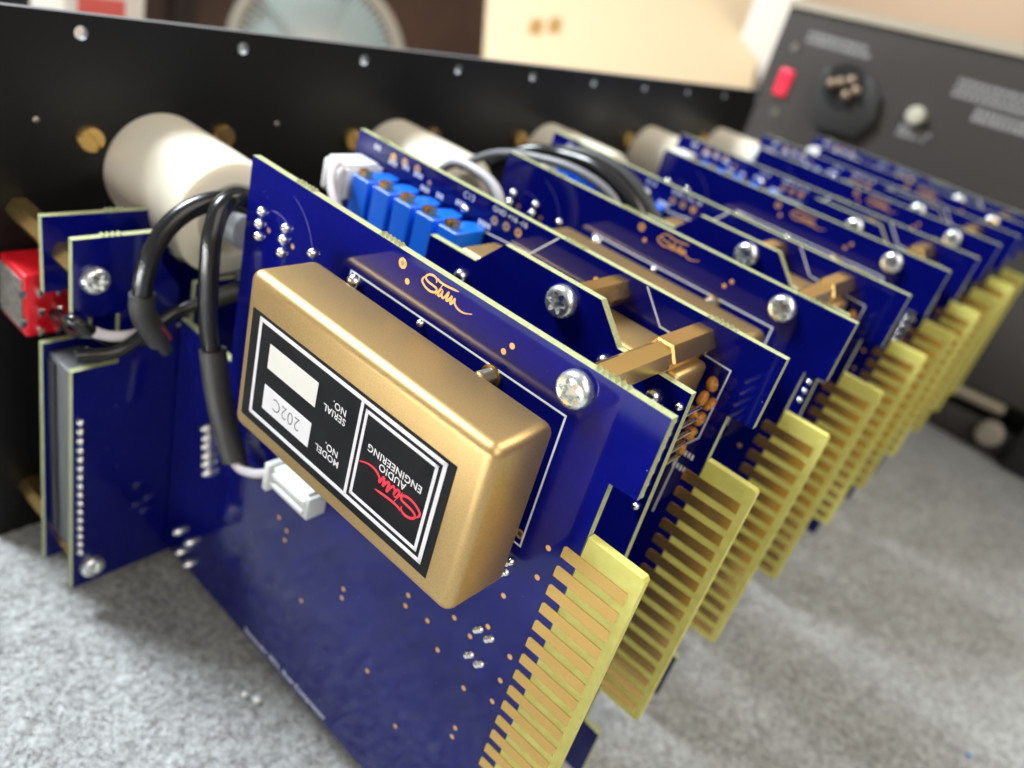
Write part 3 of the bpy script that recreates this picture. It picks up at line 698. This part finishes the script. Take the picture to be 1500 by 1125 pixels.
cable('wire', 'black wire hanging just below the white one at left',
      [(-18.6, -18, 66.0), (-19.0, -26, 68.0), (-19.5, -35.0, 72.6), (-16.0, -36.0, 70.4), (-12.0, -36.4, 69.6), (-8.5, -38.5, 71.5)], 1.1, 'cable_black')
# leads around the following modules
cable('wire', 'light grey wire arching down between the second cylinder and second signature board',
      [(66, -37, 99), (62, -42, 106), (60, -49.5, 112.6), (60, -56.3, 113.4), (60, -62.6, 112.3), (59.5, -66.8, 109.4), (59.5, -69.8, 103), (59.5, -70, 92)], 1.25, 'cable_grey')
cable('wire', 'grey wire passing over the top of the second signature board',
      [(78, -36, 106), (79, -40, 109.5), (80, -46.5, 113.6), (80, -57, 116.6), (81, -70.3, 118.2), (82, -82, 116.0), (83, -90, 108.5)], 1.1, 'cable_dark_grey')
cable('cable', 'black cable arching over the trimmers behind the second signature board',
      [(86, -40, 108), (89, -49, 115.0), (92, -58, 117.0), (92, -68, 118.0), (92, -78, 115.6), (92, -86, 111.5), (92, -92, 104)], 2.0, 'cable_black')
cable('cable', 'dark grey cable beside the black one behind the second signature board',
      [(94, -42, 108), (97, -52, 115.5), (99, -62, 118.5), (100, -73, 117.5), (100, -82, 113.5), (100, -90, 107), (100, -94, 99)], 1.8, 'shrink_black')

# ------------------------------------------------------------------ grey rack unit at the right
def rack_unit():
    X = 380.0; og = (460, -70, TZ)
    t = thing('rack_unit', 'grey metal equipment unit at right with power inlet and red lamp', 'rack unit', og)
    zt = lambda y: 168.0 + 0.066 * (20 - y)
    yl, yr = 20, -330
    mb = MB()
    v = []
    for x in (X, X + 170):
        v += [(x, yl, 24), (x, yr, 24), (x, yr, zt(yr)), (x, yl, zt(yl))]
    mb.add(v, [(0, 3, 2, 1), (4, 5, 6, 7), (0, 4, 7, 3), (1, 2, 6, 5), (0, 1, 5, 4), (3, 7, 6, 2)])
    mb.build('housing', 'unit_grey', t, og)
    mb = MB(); v = []
    for x in (X - 1.5, X + 172):
        v += [(x, yl + 1, zt(yl) + 0.3), (x, yr, zt(yr) + 0.3), (x, yr, zt(yr) + 8.5), (x, yl + 1, zt(yl) + 4)]
    mb.add(v, [(0, 3, 2, 1), (4, 5, 6, 7), (0, 4, 7, 3), (1, 2, 6, 5), (0, 1, 5, 4), (3, 7, 6, 2)])
    mb.build('lid', 'unit_beige', t, og)
    MB().box(X + 22, X + 160, -320, 10, TZ + 0.2, 24).build('base', 'unit_dark', t, og)
    MB().tube([(X + 4, -60, 14.5), (X + 4, -176, 19.0)], 3.6, 12, smooth=0).build('rail', 'unit_beige', t, og, 60)
    MB().box(X + 2, X + 20, -190, -60, TZ + 0.2, 9.5).build('foot_bar', 'unit_grey', t, og, 40, (1.5, 2))
    MB().box(X - 6, X + 16, -204, -188, TZ + 0.2, 40).build('foot', 'unit_dark', t, og, 40, (2, 2))
    MB().lathe((X, -176, 6), (-1, 0, 0), [(7, 0), (7, 3), (5.5, 5), (0, 5.4)], 20).build('foot_knob', 'fan_beige', t, og, 40)
    MB().box(X - 2.2, X - 0.02, 2.6, 10.6, 124.0, 138.5).build('red_lamp', 'red_lens', t, og, 40, (1.5, 3))
    inl = MB().prism([(-13, 145), (-40, 147), (-47, 141), (-50, 129), (-44, 117), (-22, 115), (-14, 122)], X - 4, X - 0.02, 'x', 0, 0).build('power_inlet', 'inlet_grey', t, og, 40, (1, 2))
    MB().lathe((X - 4, -27, 140), (-1, 0, 0), [(11, 0.1), (11, 1.0), (9.5, 1.0), (9.2, 0.2), (0, 0.15)], 28).build('socket_rim', 'black_plastic', inl, og, 40)
    pin = MB().lathe((0, 0, 0), (-1, 0, 0), [(2.4, 0), (2.4, 3), (1.7, 4.5), (0, 5)], 14).mesh('pin', 'inlet_pin', smooth=50)
    for y, z in ((-21.0, 139), (-25.5, 141), (-30.5, 143.5), (-35, 139.5), (-31, 136)): place('pin', pin, inl, (X - 4.1, y, z), og)
    MB().lathe((X, -67.6, 137.5), (-1, 0, 0), [(4.6, 0), (4.6, 4), (3.8, 5.5), (0, 6)], 20).build('push_button', 'pale_knob', t, og, 40)
    mb = MB()
    def marks(y0, y1, z0, dz, rows, wd, hh):
        for r_ in range(rows):
            y = y0
            while y > y1:
                l = random.uniform(1.2, 3.2); mb.box(X - 0.12, X - 0.01, y, y - l, z0 - r_ * dz + 0.066 * (y0 - y) * 0.6, z0 - r_ * dz + hh + 0.066 * (y0 - y) * 0.6); y -= l + 0.8
    marks(4, -29, 157.5, 3.4, 2, 2, 2.2); marks(-62, -76, 129.0, 3, 2, 2, 2.4); marks(-78, -150, 158.0, 3.2, 3, 2, 2.0); marks(-92, -150, 147.0, 3.4, 2, 2, 2.6)
    mb.build('printed_marks', 'unit_print', t, og)['kind'] = 'stuff'
    scr = MB().lathe((0, 0, 0), (-1, 0, 0), [(2.4, 0), (2.2, 1), (0, 1.3)], 12).mesh('screw', 'dark_steel', smooth=40)
    for y, z in ((8.4, 149.7), (4.8, 115)): place('screw', scr, t, (X, y, z), og)
rack_unit()

# ------------------------------------------------------------------ things behind the panel
def far_things():
    # leaning cream card with two tan marks
    og = (480, 150, TZ)
    t = thing('cream_card', 'large cream board leaning back behind the black panel', 'board', og)
    n = Vector((-0.4215, -0.4215, 0.8029))
    q = [Vector((402, 227, -5.0)), Vector((552, 78, -5.0)), Vector((816.8, 237.2, 217.3)), Vector((528.7, 379.1, 140.5))]
    v = q + [p - n * 9 for p in q]
    MB().add(v, [(0, 1, 2, 3), (4, 7, 6, 5), (0, 4, 5, 1), (1, 5, 6, 2), (2, 6, 7, 3), (3, 7, 4, 0)]).build('sheet', 'cream_card', t, og, 40, (2, 2))
    for m4 in (((522.9, 308.6, 100.5), (532.9, 301.8, 102.2), (521.2, 292.1, 90.9), (511.3, 298.8, 89.3)), ((539.8, 301.1, 105.4), (549.4, 294.6, 107.0), (537.3, 284.8, 95.6), (527.9, 291.4, 94.0))):
        MB().add([tuple(Vector(p) + n * 0.6) for p in m4], [(3, 2, 1, 0)]).build('tan_mark', 'tan_print', t, og)
    o = MB().box(700, 716, 150, 195, TZ + 0.3, 330).build('white_slab', 'carton_white', None, (708, 172, TZ), 40, (3, 2))
    tag(o, 'pale upright slab between the cream board and grey unit', 'slab')
    # carton with red print
    og = (124, 280, TZ)
    t = thing('carton', 'white carton with red print behind the panel at top left', 'carton', og)
    MB().box(104, 144.5, 260, 300, TZ + 0.3, 130).build('box', 'carton_white', t, og, 40, (1, 2))
    MB().box(110, 134, 259.7, 259.95, 70, 81).build('red_print', 'carton_red', t, og)
    # desk fan
    ctr = Vector((735.0, 862.0, -85.0)); ax = (CP - ctr).normalized()
    og = tuple(ctr + Vector((0, 0, -420)))
    t = thing('desk_fan', 'round fan with beige ring and pale teal blades far behind the panel', 'fan', og)
    u = ax.cross(Vector((0, 0, 1))).normalized(); vv = ax.cross(u)
    R = 126
    ring = [ctr + (u * math.cos(2 * math.pi * k / 48) + vv * math.sin(2 * math.pi * k / 48)) * R for k in range(49)]
    MB().tube(ring, 9, 10, smooth=0).build('guard_ring', 'fan_beige', t, og, 60)
    wr = MB()
    for k in range(72):
        a_ = 2 * math.pi * k / 72; d = u * math.cos(a_) + vv * math.sin(a_)
        wr.tube([ctr + ax * 22 + d * 28, ctr + ax * 24 + d * 80, ctr + d * R], 1.1, 5, smooth=0)
    wr.build('guard_wires', 'carton_white', t, og)['kind'] = 'stuff'
    hub = MB().lathe(ctr, ax, [(0, -40), (34, -38), (34, 6), (24, 14), (0, 16)], 24); hub.build('hub', 'fan_beige', t, og, 40)
    for k in range(5):
        b = MB(); vs_ = []; fs = []
        for i in range(7):
            for j in range(6):
                rr = 30 + (R - 42) * i / 6; a_ = 2 * math.pi * k / 5 + (j / 5 - 0.5) * 1.24
                d = u * math.cos(a_) + vv * math.sin(a_); vs_.append(ctr + d * rr + ax * (-14 + 22 * (j / 5 - 0.5)))
        for i in range(6):
            for j in range(5): fs.append((i * 6 + j, i * 6 + j + 1, i * 6 + j + 7, i * 6 + j + 6))
        b.add(vs_, fs).build('blade', 'fan_teal', t, og, 60)
    MB().tube([ctr - ax * 30 + Vector((0, 0, -20)), Vector(og) + Vector((0, 20, 0))], 14, 12, smooth=0).build('stand', 'fan_beige', t, og, 60)
    MB().lathe(og, (0, 0, 1), [(0, 0), (110, 0), (110, 14), (30, 26), (0, 26)], 32).build('base', 'fan_beige', t, og, 40)
far_things()
# darker door leaf and frame on the brown wall
o = tag(MB().box(905, 960, 1585, 1598, -890, 1500).build('door_frame', 'wall_dark', None, (932, 1590, -890)), 'dark upright frame on the brown wall at top left', 'door frame')
o = tag(MB().box(560, 700, 1560, 1598, -890, 1500).build('cupboard_side', 'unit_dark', None, (630, 1580, -890)), 'dark cupboard edge at the top left corner', 'cupboard')

# unseen dark slab, added and outlined to give the nearest board dark reflections
o = MB().prism([(-46, -22), (-112, -94), (-196, -94), (-196, 60), (-206, 112), (-450, 118), (-450, 250), (-46, 250)], TZ + 0.6, TZ + 7.0, 'z', 0, 0).build('reflection_slab', 'panel_black', None, (-130, 60, TZ), 40, (0.8, 2))
tag(o, 'unseen flat black slab added left of the panel for dark reflections', 'added slab')

# crumbs on the felt
def crumb(x, y, r, m_, label):
    mb = MB()
    bm = bmesh.new(); bmesh.ops.create_icosphere(bm, subdivisions=2, radius=r)
    for v in bm.verts: v.co *= random.uniform(0.75, 1.2); v.co.z *= 0.8
    mb.add([(v.co.x + x, v.co.y + y, v.co.z + TZ + r * 0.6) for v in bm.verts], [[v.index for v in f_.verts] for f_ in bm.faces]); bm.free()
    tag(mb.build('crumb', m_, None, (x, y, TZ), 80), label, 'crumb')
crumb(-4.3, -79.5, 0.75, 'crumb_white', 'smaller upper white crumb on the felt beside the nearest board')
crumb(-3.0, -82.6, 0.95, 'crumb_white', 'brighter lower white crumb on the felt beside the nearest board')
crumb(148.8, -220.9, 0.8, 'crumb_blue', 'tiny blue crumb on the felt at the bottom right')
